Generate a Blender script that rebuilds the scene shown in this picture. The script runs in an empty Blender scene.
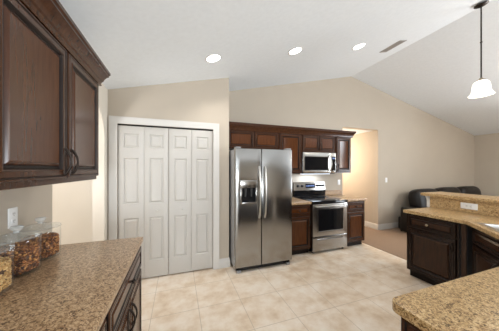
import bpy, bmesh, math, random
from mathutils import Vector, Matrix
random.seed(7)
PI = math.pi
C = bpy.context.scene.collection
scene = bpy.context.scene

# ------------------------------------------------------------------ camera, world, lights, exposure
cam_d = bpy.data.cameras.new('camera')
cam = bpy.data.objects.new('camera', cam_d)
C.objects.link(cam)
cam_d.sensor_width = 36.0
cam_d.lens = 204.2 * 36.0 / 499.0
cam_d.shift_y = 0.0077
cam_d.clip_start = 0.03
cam.location = (0, 0, 1.474)
cam.rotation_euler = (PI / 2, 0, -0.336)
scene.camera = cam
scene.cycles.transparent_max_bounces = 32

scene.view_settings.view_transform = 'Standard'
scene.view_settings.look = 'None'
scene.view_settings.gamma = 1.0
scene.view_settings.use_curve_mapping = False
scene.view_settings.exposure = 0.0

world = bpy.data.worlds.new('world')
scene.world = world
world.use_nodes = True
wn = world.node_tree.nodes['Background']
wn.inputs[0].default_value = (0.80, 0.90, 1.0, 1)
wn.inputs[1].default_value = 1.6


def lamp(name, kind, loc, energy, color, rot=(0, 0, 0), size=0.2, size_y=None, **kw):
    d = bpy.data.lights.new(name, kind)
    d.energy = energy
    d.color = color
    if kind == 'AREA':
        d.size = size
        if size_y:
            d.shape = 'RECTANGLE'
            d.size_y = size_y
        else:
            d.shape = 'DISK'
    else:
        d.shadow_soft_size = size
    for k, v in kw.items():
        setattr(d, k, v)
    o = bpy.data.objects.new(name, d)
    o.location = loc
    o.rotation_euler = rot
    C.objects.link(o)
    return o


# area lights added at made-up rear and side windows to brighten the room
FILL_TINT = (0.85, 0.925, 1.0)
lamp('rear_fill', 'AREA', (0.30, -4.80, 1.25), 190, FILL_TINT, (PI / 2 + 0.7, 0, 0), 2.3, 1.7, spread=2.6)
lamp('living_room_fill', 'POINT', (6.8, 0.6, 2.4), 90, (1.0, 0.94, 0.86), size=0.2)  # added fill without a fixture, brightens the living area
lamp('side_fill', 'AREA', (7.95, -0.9, 1.3), 205, FILL_TINT, (PI / 2 + 0.25, 0, PI / 2), 2.1, 1.6, spread=2.4)
# rooms beyond
lamp('hall_lamp', 'POINT', (3.75, 4.9, 1.75), 75, (1.0, 0.84, 0.67), size=0.10)
lamp('passage_lamp', 'POINT', (-1.65, 2.0, 1.7), 46, (0.97, 0.98, 1.0), size=0.2)


# ------------------------------------------------------------------ materials
def new_mat(name):
    m = bpy.data.materials.new(name)
    m.use_nodes = True
    nt = m.node_tree
    b = nt.nodes['Principled BSDF']
    return m, nt, b


def N(nt, t, **kw):
    n = nt.nodes.new(t)
    for k, v in kw.items():
        setattr(n, k, v)
    return n


def coords(nt, scale=(1, 1, 1), world_space=False):
    mp = N(nt, 'ShaderNodeMapping')
    mp.inputs['Scale'].default_value = scale
    if world_space:
        g = N(nt, 'ShaderNodeNewGeometry')
        nt.links.new(g.outputs['Position'], mp.inputs[0])
    else:
        t = N(nt, 'ShaderNodeTexCoord')
        nt.links.new(t.outputs['Object'], mp.inputs[0])
    return mp.outputs[0]


def ramp(nt, fac, stops, interp='LINEAR'):
    r = N(nt, 'ShaderNodeValToRGB')
    r.color_ramp.interpolation = interp
    els = r.color_ramp.elements
    while len(els) < len(stops):
        els.new(0.5)
    for e, (p, c) in zip(els, stops):
        e.position = p
        e.color = (*c, 1)
    nt.links.new(fac, r.inputs[0])
    return r.outputs[0]


def bump(nt, b, height, strength=0.2, dist=0.002):
    bp = N(nt, 'ShaderNodeBump')
    bp.inputs['Strength'].default_value = strength
    bp.inputs['Distance'].default_value = dist
    nt.links.new(height, bp.inputs['Height'])
    nt.links.new(bp.outputs[0], b.inputs['Normal'])


def noise(nt, vec, scale, detail=3, rough=0.5):
    n = N(nt, 'ShaderNodeTexNoise')
    n.inputs['Scale'].default_value = scale
    n.inputs['Detail'].default_value = detail
    n.inputs['Roughness'].default_value = rough
    nt.links.new(vec, n.inputs['Vector'])
    return n.outputs['Fac']


def plain(name, col, rough=0.5, metal=0.0, var=0.04, scale=6.0, spec=0.5, bscale=None, bstr=0.1):
    m, nt, b = new_mat(name)
    v = coords(nt)
    f = noise(nt, v, scale)
    lo = tuple(max(0, c * (1 - var)) for c in col)
    hi = tuple(min(1, c * (1 + var)) for c in col)
    nt.links.new(ramp(nt, f, [(0.3, lo), (0.7, hi)]), b.inputs['Base Color'])
    b.inputs['Roughness'].default_value = rough
    b.inputs['Metallic'].default_value = metal
    b.inputs['Specular IOR Level'].default_value = spec
    if bscale:
        bump(nt, b, noise(nt, v, bscale, 4), bstr)
    return m


def mat_wood(name, dark, light, rough=0.21, vertical=True):
    m, nt, b = new_mat(name)
    v = coords(nt, (22, 22, 2.2) if vertical else (2.2, 22, 22))
    f = noise(nt, v, 2.2, 6, 0.62)
    nt.links.new(ramp(nt, f, [(0.25, dark), (0.75, light)]), b.inputs['Base Color'])
    b.inputs['Roughness'].default_value = rough
    b.inputs['Specular IOR Level'].default_value = 0.30
    bump(nt, b, f, 0.06, 0.001)
    return m


def mat_granite(name, c):
    m, nt, b = new_mat(name)
    v = coords(nt, (1, 1, 1), True)
    vo = N(nt, 'ShaderNodeTexVoronoi')
    vo.inputs['Scale'].default_value = 200
    vo.inputs['Randomness'].default_value = 1
    wob = N(nt, 'ShaderNodeVectorMath', operation='MULTIPLY_ADD')
    nz = N(nt, 'ShaderNodeTexNoise')
    nz.inputs['Scale'].default_value = 60
    nt.links.new(v, nz.inputs['Vector'])
    nt.links.new(nz.outputs['Color'], wob.inputs[0])
    wob.inputs[1].default_value = (0.02, 0.02, 0.02)
    nt.links.new(v, wob.inputs[2])
    nt.links.new(wob.outputs[0], vo.inputs['Vector'])
    sep = N(nt, 'ShaderNodeSeparateColor')
    nt.links.new(vo.outputs['Color'], sep.inputs[0])
    big = noise(nt, v, 45, 4, 0.6)
    mix = N(nt, 'ShaderNodeMath', operation='MULTIPLY_ADD')
    nt.links.new(big, mix.inputs[0])
    mix.inputs[1].default_value = 0.9
    hf = N(nt, 'ShaderNodeMath', operation='MULTIPLY_ADD')
    nt.links.new(sep.outputs[0], hf.inputs[0])
    hf.inputs[1].default_value = 0.62
    hf.inputs[2].default_value = -0.22
    nt.links.new(hf.outputs[0], mix.inputs[2])
    nt.links.new(ramp(nt, mix.outputs[0], list(zip((0.18, 0.34, 0.48, 0.62, 0.82), c))), b.inputs['Base Color'])
    b.inputs['Roughness'].default_value = 0.28
    b.inputs['Specular IOR Level'].default_value = 0.3
    return m


def mat_tile():
    m, nt, b = new_mat('travertine_tile')
    v = coords(nt, (1, 1, 1), True)
    mp = N(nt, 'ShaderNodeMapping')
    mp.inputs['Location'].default_value = (-0.205, -0.385, 0)
    nt.links.new(v, mp.inputs[0])
    br = N(nt, 'ShaderNodeTexBrick')
    br.offset = 0.0
    br.squash = 1.0
    br.inputs['Scale'].default_value = 1.0
    br.inputs['Mortar Size'].default_value = 0.0028
    br.inputs['Mortar Smooth'].default_value = 0.3
    br.inputs['Brick Width'].default_value = 0.459
    br.inputs['Row Height'].default_value = 0.459
    br.inputs['Color1'].default_value = (0.0, 0.0, 0.0, 1)
    br.inputs['Color2'].default_value = (1.0, 1.0, 1.0, 1)
    nt.links.new(mp.outputs[0], br.inputs['Vector'])
    f = noise(nt, v, 4.5, 7, 0.62)
    f2 = noise(nt, v, 1.3, 3, 0.5)
    ad = N(nt, 'ShaderNodeMath', operation='MULTIPLY_ADD')
    nt.links.new(f2, ad.inputs[0])
    ad.inputs[1].default_value = 0.35
    nt.links.new(f, ad.inputs[2])
    sc = N(nt, 'ShaderNodeMath', operation='SUBTRACT')
    nt.links.new(ad.outputs[0], sc.inputs[0])
    sc.inputs[1].default_value = 0.17
    col = ramp(nt, sc.outputs[0], [(0.32, (0.61, 0.455, 0.31)), (0.45, (0.71, 0.575, 0.435)), (0.57, (0.78, 0.67, 0.55)), (0.70, (0.83, 0.745, 0.645))])
    mx = N(nt, 'ShaderNodeMix', data_type='RGBA')
    nt.links.new(br.outputs['Fac'], mx.inputs['Factor'])
    nt.links.new(col, mx.inputs['A'])
    mx.inputs['B'].default_value = (0.48, 0.385, 0.285, 1)
    nt.links.new(mx.outputs['Result'], b.inputs['Base Color'])
    b.inputs['Roughness'].default_value = 0.38
    b.inputs['Specular IOR Level'].default_value = 0.35
    inv = N(nt, 'ShaderNodeMath', operation='SUBTRACT')
    inv.inputs[0].default_value = 1
    nt.links.new(br.outputs['Fac'], inv.inputs[1])
    bump(nt, b, inv.outputs[0], 0.3, 0.002)
    return m


def mat_steel(name, col, rough=0.3, stretch=(1, 1, 90)):
    m, nt, b = new_mat(name)
    v = coords(nt, stretch)
    f = noise(nt, v, 6, 4, 0.6)
    nt.links.new(ramp(nt, f, [(0.3, tuple(c * 0.93 for c in col)), (0.7, tuple(c * 1.05 for c in col))]), b.inputs['Base Color'])
    b.inputs['Metallic'].default_value = 1.0
    b.inputs['Roughness'].default_value = rough
    return m


def mat_emit(name, col, strength):
    m, nt, b = new_mat(name)
    b.inputs['Base Color'].default_value = (*col, 1)
    b.inputs['Emission Color'].default_value = (*col, 1)
    b.inputs['Emission Strength'].default_value = strength
    return m


def mat_glass(name, tint=(0.97, 0.98, 0.97), ior=1.45, haze=0.0):
    m, nt, b = new_mat(name)
    out = nt.nodes['Material Output']
    nt.nodes.remove(b)
    tr = N(nt, 'ShaderNodeBsdfTransparent')
    tr.inputs[0].default_value = (*tint, 1)
    gl = N(nt, 'ShaderNodeBsdfGlossy')
    gl.inputs['Roughness'].default_value = 0.03
    lw = N(nt, 'ShaderNodeLayerWeight')
    lw.inputs[0].default_value = 0.5
    pw = N(nt, 'ShaderNodeMath', operation='POWER')
    nt.links.new(lw.outputs['Facing'], pw.inputs[0])
    pw.inputs[1].default_value = 5.0
    fr = N(nt, 'ShaderNodeMath', operation='MULTIPLY_ADD')
    nt.links.new(pw.outputs[0], fr.inputs[0])
    f0 = ((ior - 1) / (ior + 1)) ** 2
    fr.inputs[1].default_value = 0.75 * (1 - f0)
    fr.inputs[2].default_value = f0
    mx = N(nt, 'ShaderNodeMixShader')
    nt.links.new(fr.outputs[0], mx.inputs[0])
    nt.links.new(tr.outputs[0], mx.inputs[1])
    nt.links.new(gl.outputs[0], mx.inputs[2])
    if haze:
        df = N(nt, 'ShaderNodeBsdfDiffuse')
        df.inputs[0].default_value = (0.85, 0.86, 0.85, 1)
        mh = N(nt, 'ShaderNodeMixShader')
        mh.inputs[0].default_value = haze
        nt.links.new(mx.outputs[0], mh.inputs[1])
        nt.links.new(df.outputs[0], mh.inputs[2])
        mx = mh
    nt.links.new(mx.outputs[0], out.inputs['Surface'])
    return m


def mat_flakes(name, stops):
    m, nt, b = new_mat(name)
    g = N(nt, 'ShaderNodeNewGeometry')
    nt.links.new(ramp(nt, g.outputs['Random Per Island'], stops), b.inputs['Base Color'])
    b.inputs['Roughness'].default_value = 0.6
    return m


M = {}
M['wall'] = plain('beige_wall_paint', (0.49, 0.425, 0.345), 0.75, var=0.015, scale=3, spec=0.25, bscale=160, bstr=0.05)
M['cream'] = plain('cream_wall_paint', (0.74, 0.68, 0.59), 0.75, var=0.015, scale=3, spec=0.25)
M['ceiling'] = plain('white_ceiling_paint', (0.85, 0.885, 0.91), 0.85, var=0.02, scale=25, spec=0.15, bscale=70, bstr=0.12)
M['white'] = plain('white_trim_paint', (0.62, 0.595, 0.555), 0.42, var=0.01)
M['door'] = plain('white_door_paint', (0.535, 0.51, 0.47), 0.45, var=0.01)
M['tile'] = mat_tile()
M['carpet'] = plain('brown_carpet_pile', (0.29, 0.205, 0.145), 0.95, var=0.22, scale=140, spec=0.1, bscale=300, bstr=0.6)
M['wood'] = mat_wood('cherry_wood', (0.040, 0.0125, 0.0038), (0.115, 0.036, 0.0095))
M['woodh'] = mat_wood('cherry_wood_rail', (0.030, 0.010, 0.004), (0.090, 0.029, 0.010), vertical=False)
M['frame'] = mat_wood('dark_frame_wood', (0.030, 0.0112, 0.0050), (0.078, 0.0285, 0.0115))  # darker tone for door frames, carcasses and crown
M['walnut'] = mat_wood('warm_brown_wood', (0.052, 0.0190, 0.0080), (0.092, 0.034, 0.0145))
M['espresso_frame'] = mat_wood('dark_espresso_rail', (0.011, 0.006, 0.004), (0.032, 0.014, 0.008))
M['espresso'] = mat_wood('espresso_wood', (0.013, 0.0068, 0.0042), (0.062, 0.025, 0.0120))
M['toe'] = plain('dark_toe_kick', (0.018, 0.012, 0.009), 0.6, spec=0.15)
M['groove_dark'] = plain('dark_groove_tone', (0.012, 0.006, 0.004), 0.4, spec=0.3)  # darker tone for the door grooves and slab sides
M['bronze'] = plain('dark_bronze', (0.035, 0.026, 0.021), 0.38, 0.8)
M['nickel'] = plain('aged_nickel', (0.40, 0.34, 0.26), 0.32, 0.9)
M['granite'] = mat_granite('golden_granite', [(0.09, 0.048, 0.018), (0.25, 0.145, 0.058), (0.43, 0.265, 0.115), (0.54, 0.355, 0.165), (0.67, 0.49, 0.27)])
M['granite_shaded'] = mat_granite('shaded_brown_granite', [(0.075, 0.038, 0.017), (0.20, 0.112, 0.053), (0.355, 0.215, 0.110), (0.47, 0.305, 0.168), (0.60, 0.43, 0.265)])  # darker copy of the golden granite, its shade put into the colour
M['steel'] = mat_steel('brushed_steel', (0.37, 0.365, 0.355), 0.19)
M['steelh'] = mat_steel('brushed_steel_trim', (0.37, 0.355, 0.335), 0.22, (1, 1, 60))
M['handle'] = plain('satin_handle_metal', (0.58, 0.56, 0.53), 0.3, 1.0)
M['grey'] = plain('grey_cabinet_paint', (0.30, 0.30, 0.30), 0.45)
M['black'] = plain('black_enamel', (0.010, 0.010, 0.011), 0.25, spec=0.25)
M['blackglass'] = plain('black_glass', (0.006, 0.006, 0.007), 0.06, spec=0.3)
M['ring'] = plain('burner_print', (0.045, 0.045, 0.05), 0.2)
M['display'] = mat_emit('display_digits', (0.10, 0.16, 0.35), 0.04)
M['plate'] = plain('white_plastic', (0.83, 0.82, 0.80), 0.35, var=0.01)
M['slot'] = plain('dark_slot', (0.05, 0.05, 0.05), 0.5)
M['leather'] = plain('dark_leather', (0.010, 0.0075, 0.0065), 0.40, spec=0.3, var=0.25, scale=9, bscale=90, bstr=0.15)
M['lens'] = mat_emit('lamp_lens', (1.0, 0.97, 0.92), 9.0)
M['shade'] = mat_emit('lit_frosted_glass', (1.0, 0.95, 0.87), 1.6)
M['glass'] = mat_glass('clear_glass', (0.985, 0.99, 0.985), 1.4, 0.02)
M['pane'] = mat_glass('window_glass', (0.98, 0.99, 0.99))
M['granola'] = mat_flakes('granola_flakes', [(0.0, (0.08, 0.022, 0.005)), (0.45, (0.22, 0.070, 0.013)), (0.8, (0.42, 0.155, 0.03)), (1.0, (0.68, 0.34, 0.10))])
M['crumb'] = plain('dark_cereal_core', (0.07, 0.026, 0.009), 0.8)
M['nuts'] = mat_flakes('cereal_flakes', [(0.0, (0.34, 0.17, 0.05)), (0.5, (0.56, 0.33, 0.11)), (1.0, (0.75, 0.52, 0.24))])
M['sinkm'] = mat_steel('sink_steel', (0.66, 0.66, 0.65), 0.28, (30, 1, 1))
M['ventm'] = plain('grey_vent_enamel', (0.42, 0.40, 0.38), 0.5)


# ------------------------------------------------------------------ geometry helpers
def link(name, bm, mat, parent=None, smooth=None):
    bmesh.ops.recalc_face_normals(bm, faces=bm.faces)
    me = bpy.data.meshes.new(name)
    if smooth is not None:
        for f in bm.faces:
            f.smooth = True
    bm.to_mesh(me)
    bm.free()
    if smooth is not None:
        me.set_sharp_from_angle(angle=math.radians(smooth))
    me.materials.append(mat)
    o = bpy.data.objects.new(name, me)
    C.objects.link(o)
    if parent:
        o.parent = parent
    return o


def tag(o, label, cat, group=None, kind=None):
    o['label'] = label
    o['category'] = cat
    if group:
        o['group'] = group
    if kind:
        o['kind'] = kind
    return o


def thing(name, label, cat, loc=(0, 0, 0), rz=0.0, group=None, kind=None):
    o = bpy.data.objects.new(name, None)
    o.empty_display_size = 0.1
    C.objects.link(o)
    o.location = loc
    o.rotation_euler = (0, 0, rz)
    return tag(o, label, cat, group, kind)


def dup(root, loc, label):
    r = root.copy()
    C.objects.link(r)
    r.location = loc
    r['label'] = label
    for ch in list(root.children):
        c = ch.copy()
        C.objects.link(c)
        c.parent = r
        for g in ch.children:
            d = g.copy()
            C.objects.link(d)
            d.parent = c
    return r


def B():
    return bmesh.new()


def box(bm, x0, x1, y0, y1, z0, z1, bev=0.0, seg=2):
    vs = [bm.verts.new((x, y, z)) for x in (x0, x1) for y in (y0, y1) for z in (z0, z1)]
    fs = [bm.faces.new([vs[i] for i in q]) for q in ((0, 1, 3, 2), (4, 6, 7, 5), (0, 4, 5, 1), (2, 3, 7, 6), (0, 2, 6, 4), (1, 5, 7, 3))]
    if bev:
        es = list({e for f in fs for e in f.edges})
        bmesh.ops.recalc_face_normals(bm, faces=fs)
        bmesh.ops.bevel(bm, geom=es, offset=bev, segments=seg, profile=0.5, affect='EDGES')
    return vs


def prism(bm, pts, ext, bev=0.0):
    """closed polygon of 3-D points pushed along ext"""
    e = Vector(ext)
    a = [bm.verts.new(Vector(p)) for p in pts]
    b = [bm.verts.new(Vector(p) + e) for p in pts]
    n = len(pts)
    fs = [bm.faces.new(a), bm.faces.new(list(reversed(b)))]
    for i in range(n):
        fs.append(bm.faces.new((a[i], b[i], b[(i + 1) % n], a[(i + 1) % n])))
    if bev:
        bmesh.ops.recalc_face_normals(bm, faces=fs)
        es = [ed for f in fs[:2] for ed in f.edges]
        bmesh.ops.bevel(bm, geom=es, offset=bev, segments=2, profile=0.5, affect='EDGES')


def tube(bm, pts, r, seg=10):
    pts = [Vector(p) for p in pts]
    rs = r if isinstance(r, (list, tuple)) else [r] * len(pts)
    rings = []
    ref = Vector((0.123, 0.34, 0.93))
    for i, p in enumerate(pts):
        t = (pts[min(i + 1, len(pts) - 1)] - pts[max(i - 1, 0)]).normalized()
        if abs(t.dot(ref)) > 0.95:
            ref = Vector((0.9, 0.2, 0.1))
        u = t.cross(ref).normalized()
        w = t.cross(u).normalized()
        rings.append([bm.verts.new(p + rs[i] * (math.cos(2 * PI * k / seg) * u + math.sin(2 * PI * k / seg) * w)) for k in range(seg)])
    for a, b in zip(rings, rings[1:]):
        for k in range(seg):
            bm.faces.new((a[k], a[(k + 1) % seg], b[(k + 1) % seg], b[k]))
    bm.faces.new(rings[0])
    bm.faces.new(list(reversed(rings[-1])))


def lathe(bm, prof, c=(0, 0, 0), seg=24, axis='z', close=False):
    """profile of (radius, height) turned about an axis through c"""
    c = Vector(c)
    rings = []
    for r, h in prof:
        ring = []
        for k in range(seg):
            a = 2 * PI * k / seg
            x, y = max(r, 1e-5) * math.cos(a), max(r, 1e-5) * math.sin(a)
            v = {'z': (x, y, h), 'y': (x, -h, y), 'x': (h, x, y)}[axis]
            ring.append(bm.verts.new(c + Vector(v)))
        rings.append(ring)
    pairs = list(zip(rings, rings[1:]))
    if close:
        pairs.append((rings[-1], rings[0]))
    for a, b in pairs:
        for k in range(seg):
            bm.faces.new((a[k], a[(k + 1) % seg], b[(k + 1) % seg], b[k]))
    if not close:
        bm.faces.new(rings[0])
        bm.faces.new(list(reversed(rings[-1])))


def sweep(bm, path, prof):
    """closed profile of (out, z) carried along a flat path; out points to the right of the direction of travel, corners mitred"""
    P = [Vector((p[0], p[1])) for p in path]
    n = len(P)
    rows = []
    for i in range(n):
        d0 = (P[i] - P[i - 1]).normalized() if i > 0 else (P[1] - P[0]).normalized()
        d1 = (P[i + 1] - P[i]).normalized() if i < n - 1 else d0
        n0, n1 = Vector((d0.y, -d0.x)), Vector((d1.y, -d1.x))
        mv = (n0 + n1)
        mv = mv / max(mv.dot(n0), 1e-6)
        rows.append([bm.verts.new((P[i].x + mv.x * o, P[i].y + mv.y * o, z)) for o, z in prof])
    k = len(prof)
    for a, b in zip(rows, rows[1:]):
        for j in range(k):
            bm.faces.new((a[j], a[(j + 1) % k], b[(j + 1) % k], b[j]))
    bm.faces.new(rows[0])
    bm.faces.new(list(reversed(rows[-1])))


CAB = [(0, 0), (0.002, 0.004), (0.005, 0.004), (0.008, 0.001), (0.027, 0.001), (0.030, -0.002), (0.035, -0.001), (0.041, 0.006), (0.044, 0.012), (0.051, 0.012), (0.054, 0.009), (0.068, 0.001), (0.071, 0.002)]
CABD = [(0, 0), (0.002, 0.004), (0.005, 0.004), (0.008, 0.001), (0.022, 0.001), (0.025, -0.0015), (0.030, 0.008), (0.036, 0.009), (0.046, 0.001)]
MOULD = [(0, 0), (0.004, 0.002), (0.010, 0.012), (0.018, 0.012), (0.036, 0.002), (0.040, 0.003)]


def panelled(bm, x0, x1, z0, z1, yb, t, panels, prof, edge=0.005, groove_dark=False):
    """slab with its back at yb and front at yb - t; panels: (x0, x1, z0, z1) sunk rectangles, each profiled by (inset, depth)"""
    yf = yb - t
    e = edge
    X = sorted({x0 + e, x1 - e, *[p[0] for p in panels], *[p[1] for p in panels]})
    Z = sorted({z0 + e, z1 - e, *[p[2] for p in panels], *[p[3] for p in panels]})
    cache = {}

    def v(x, y, z):
        key = (round(x, 5), round(y, 5), round(z, 5))
        if key not in cache:
            cache[key] = bm.verts.new((x, y, z))
        return cache[key]

    def loop(r, y):
        return [v(r[0], y, r[2]), v(r[1], y, r[2]), v(r[1], y, r[3]), v(r[0], y, r[3])]
    for i in range(len(X) - 1):
        for j in range(len(Z) - 1):
            cx, cz = (X[i] + X[i + 1]) / 2, (Z[j] + Z[j + 1]) / 2
            if any(p[0] < cx < p[1] and p[2] < cz < p[3] for p in panels):
                continue
            fc = bm.faces.new((v(X[i], yf, Z[j]), v(X[i + 1], yf, Z[j]), v(X[i + 1], yf, Z[j + 1]), v(X[i], yf, Z[j + 1])))
            fc.material_index = 2 if groove_dark else 0
    for p in panels:
        prev = loop(p, yf)
        for ins, dep in prof[1:]:
            cur = loop((p[0] + ins, p[1] - ins, p[2] + ins, p[3] - ins), yf + dep)
            for k in range(4):
                fc = bm.faces.new((prev[k], prev[(k + 1) % 4], cur[(k + 1) % 4], cur[k]))
                if groove_dark:
                    fc.material_index = 1 if dep > 0.0035 else 2 if ins < 0.037 else 0
            prev = cur
        bm.faces.new(prev)
    # rounded rim, sides and back
    ring = [v(x, yf, Z[0]) for x in X] + [v(X[-1], yf, z) for z in Z[1:]] + [v(x, yf, Z[-1]) for x in reversed(X[:-1])] + [v(X[0], yf, z) for z in reversed(Z[1:-1])]

    def out(vert, grow, y):
        x, z = vert.co.x, vert.co.z
        nx = x - grow if abs(x - X[0]) < 1e-6 else x + grow if abs(x - X[-1]) < 1e-6 else x
        nz = z - grow if abs(z - Z[0]) < 1e-6 else z + grow if abs(z - Z[-1]) < 1e-6 else z
        return bm.verts.new((nx, y, nz))
    prev = ring
    for g, y in ((e * 0.7, yf + e * 0.3), (e, yf + e), (e, yb)):
        cur = [out(q, g, y) for q in ring]
        m = len(ring)
        for k in range(m):
            fc = bm.faces.new((prev[k], prev[(k + 1) % m], cur[(k + 1) % m], cur[k]))
            if groove_dark:
                fc.material_index = 1 if y == yb else 2
        prev = cur
    bm.faces.new(list(reversed(prev)))


def superbox(bm, c, h, e=0.35, nu=20, nv=14, tilt=0.0):
    """puffy cushion"""
    def sp(a, p):
        return math.copysign(abs(a) ** p, a)
    rot = Matrix.Rotation(tilt, 3, 'X')
    rows = []
    for j in range(nv + 1):
        ph = -PI / 2 + PI * j / nv
        row = []
        for i in range(nu):
            th = 2 * PI * i / nu
            q = Vector((h[0] * sp(math.cos(ph), e) * sp(math.cos(th), e), h[1] * sp(math.cos(ph), e) * sp(math.sin(th), e), h[2] * sp(math.sin(ph), e)))
            row.append(bm.verts.new(Vector(c) + rot @ q))
        rows.append(row)
    for a, b in zip(rows, rows[1:]):
        for i in range(nu):
            bm.faces.new((a[i], a[(i + 1) % nu], b[(i + 1) % nu], b[i]))
    bmesh.ops.remove_doubles(bm, verts=bm.verts, dist=1e-5)


def struct(name, bm, mat, label=None, cat=None, smooth=None, parent=None):
    o = link(name, bm, mat, parent, smooth)
    if parent is None:
        o['kind'] = 'structure'
        if label:
            tag(o, label, cat)
    return o


# ------------------------------------------------------------------ room shell
RX, RZ, SL, SR = 3.737, 3.60, 0.244, 0.2245
YW, YP = 3.646, 3.025                # range wall, closet wall
XL, XA = -0.94, -0.84                # wall by the cabinets, arched wall
XR, YB = 8.6, -5.5                   # far side wall, wall behind the camera


def top(x):
    return RZ - SL * (RX - x) if x <= RX else RZ - SR * (x - RX)


bm = B()
box(bm, -2.6, 3.50, YB - 0.12, 5.9, -0.1, 0.0)
struct('floor', bm, M['tile'], 'cream travertine tile floor of the kitchen', 'floor')
bm = B()
box(bm, 3.501, XR + 0.12, YB - 0.12, 5.9, -0.1, 0.006)
struct('floor_carpet', bm, M['carpet'], 'brown carpet floor beyond the tiles', 'floor')

bm = B()
xa, xb = -1.10, XR + 0.12
prism(bm, [(xa, YB - 0.12, top(xa)), (RX, YB - 0.12, RZ), (xb, YB - 0.12, top(xb)), (xb, YB - 0.12, top(xb) + 0.1), (RX, YB - 0.12, RZ + 0.1), (xa, YB - 0.12, top(xa) + 0.1)], (0, YW + 0.24 - YB, 0))
struct('ceiling', bm, M['ceiling'], 'white vaulted ceiling with a ridge', 'ceiling')

# gable wall behind the range, cut by the hall opening
bm = B()
prism(bm, [(0.727, YW, 0), (3.49, YW, 0), (3.49, YW, 2.43), (4.575, YW, 2.43), (4.575, YW, 0), (XR, YW, 0), (XR, YW, top(XR)), (RX, YW, RZ), (0.727, YW, top(0.727))], (0, 0.12, 0))
struct('wall_back', bm, M['wall'], 'beige gable wall behind the range and sofa', 'wall')
# hall beyond
bm = B()
box(bm, 4.575, 4.695, YW + 0.121, 5.8, 0, 2.43)
struct('wall_hall_right', bm, M['wall'], 'hall wall lit by a warm lamp, seen through the opening', 'wall')
bm = B()
box(bm, 3.37, 3.49, YW + 0.121, 5.8, 0, 2.43)
struct('wall_hall_left', bm, M['wall'])
bm = B()
box(bm, 3.37, 4.695, 5.80, 5.90, 0, 2.43)
struct('wall_hall_end', bm, M['wall'])
bm = B()
box(bm, 3.37, 4.695, YW + 0.121, 5.9, 2.431, 2.53)
struct('ceiling_hall', bm, M['ceiling'])
# far side wall with an unseen window added for fill light
bm = B()
W0, W1, WS, WH = -2.0, 0.2, 0.35, 2.2
box(bm, XR, XR + 0.12, YB, W0, 0, top(XR))
box(bm, XR, XR + 0.12, W1, YW, 0, top(XR))
box(bm, XR, XR + 0.12, W0, W1, 0, WS)
box(bm, XR, XR + 0.12, W0, W1, WH, top(XR))
bmesh.ops.remove_doubles(bm, verts=bm.verts, dist=1e-5)
struct('wall_right', bm, M['wall'], 'plain beige side wall of the living area', 'wall')
# wall by the upper cabinets
bm = B()
prism(bm, [(XL, YB, 0), (XL, 2.04, 0), (XL, 2.04, top(XL)), (XL, YB, top(XL))], (-0.12, 0, -0.02))
struct('wall_left', bm, M['wall'], 'beige wall behind the glass jars', 'wall')
# arched wall beside the closet
pts = [(XA, YP, 0), (XA, YP, top(XA) - 0.002), (XA, 2.042, top(XA) - 0.002), (XA, 2.042, 1.86)]
for k in range(17):
    a = PI - PI * k / 16
    pts.append((XA, 2.47 + 0.428 * math.cos(a), 1.861 + 0.39 * math.sin(a)))
pts.append((XA, 2.898, 0))
bm = B()
prism(bm, pts, (-0.12, 0, 0))
struct('wall_arch', bm, M['cream'], 'wall with an arched opening beside the closet', 'wall')  # cream instead of beige puts the light on the jamb into the paint
# passage seen through the arch
bm = B()
box(bm, -2.5, -0.961, 3.5, 3.6, 0, 2.44)
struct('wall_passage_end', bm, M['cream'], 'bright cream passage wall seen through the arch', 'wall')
bm = B()
box(bm, -2.6, -2.5, 0.9, 3.6, 0, 2.44)
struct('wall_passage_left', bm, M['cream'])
bm = B()
box(bm, -2.5, -1.061, 0.8, 0.9, 0, 2.44)
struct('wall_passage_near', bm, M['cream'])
bm = B()
box(bm, -2.6, -1.061, 0.8, 3.6, 2.441, 2.5)
struct('ceiling_passage', bm, M['ceiling'])
# closet box
OX0, OX1, OH = -0.735, 0.487, 2.062
bm = B()
prism(bm, [(XA - 0.12, YP, 0), (OX0, YP, 0), (OX0, YP, OH), (OX1, YP, OH), (OX1, YP, 0), (0.727, YP, 0), (0.727, YP, top(0.727)), (XA - 0.12, YP, top(XA - 0.12))], (0, 0.10, 0))
struct('wall_closet', bm, M['wall'], 'beige closet wall around the white folding doors', 'wall')
bm = B()
prism(bm, [(0.727, YP + 0.101, 0), (0.727, YW + 0.12, 0), (0.727, YW + 0.12, top(0.727) - 0.003), (0.727, YP + 0.101, top(0.727) - 0.003)], (-0.10, 0, -0.002))
struct('wall_closet_side', bm, M['wall'])
bm = B()
box(bm, XA - 0.12, 0.626, YW, YW + 0.1, 0, 2.45)
struct('wall_closet_back', bm, M['wall'])
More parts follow.
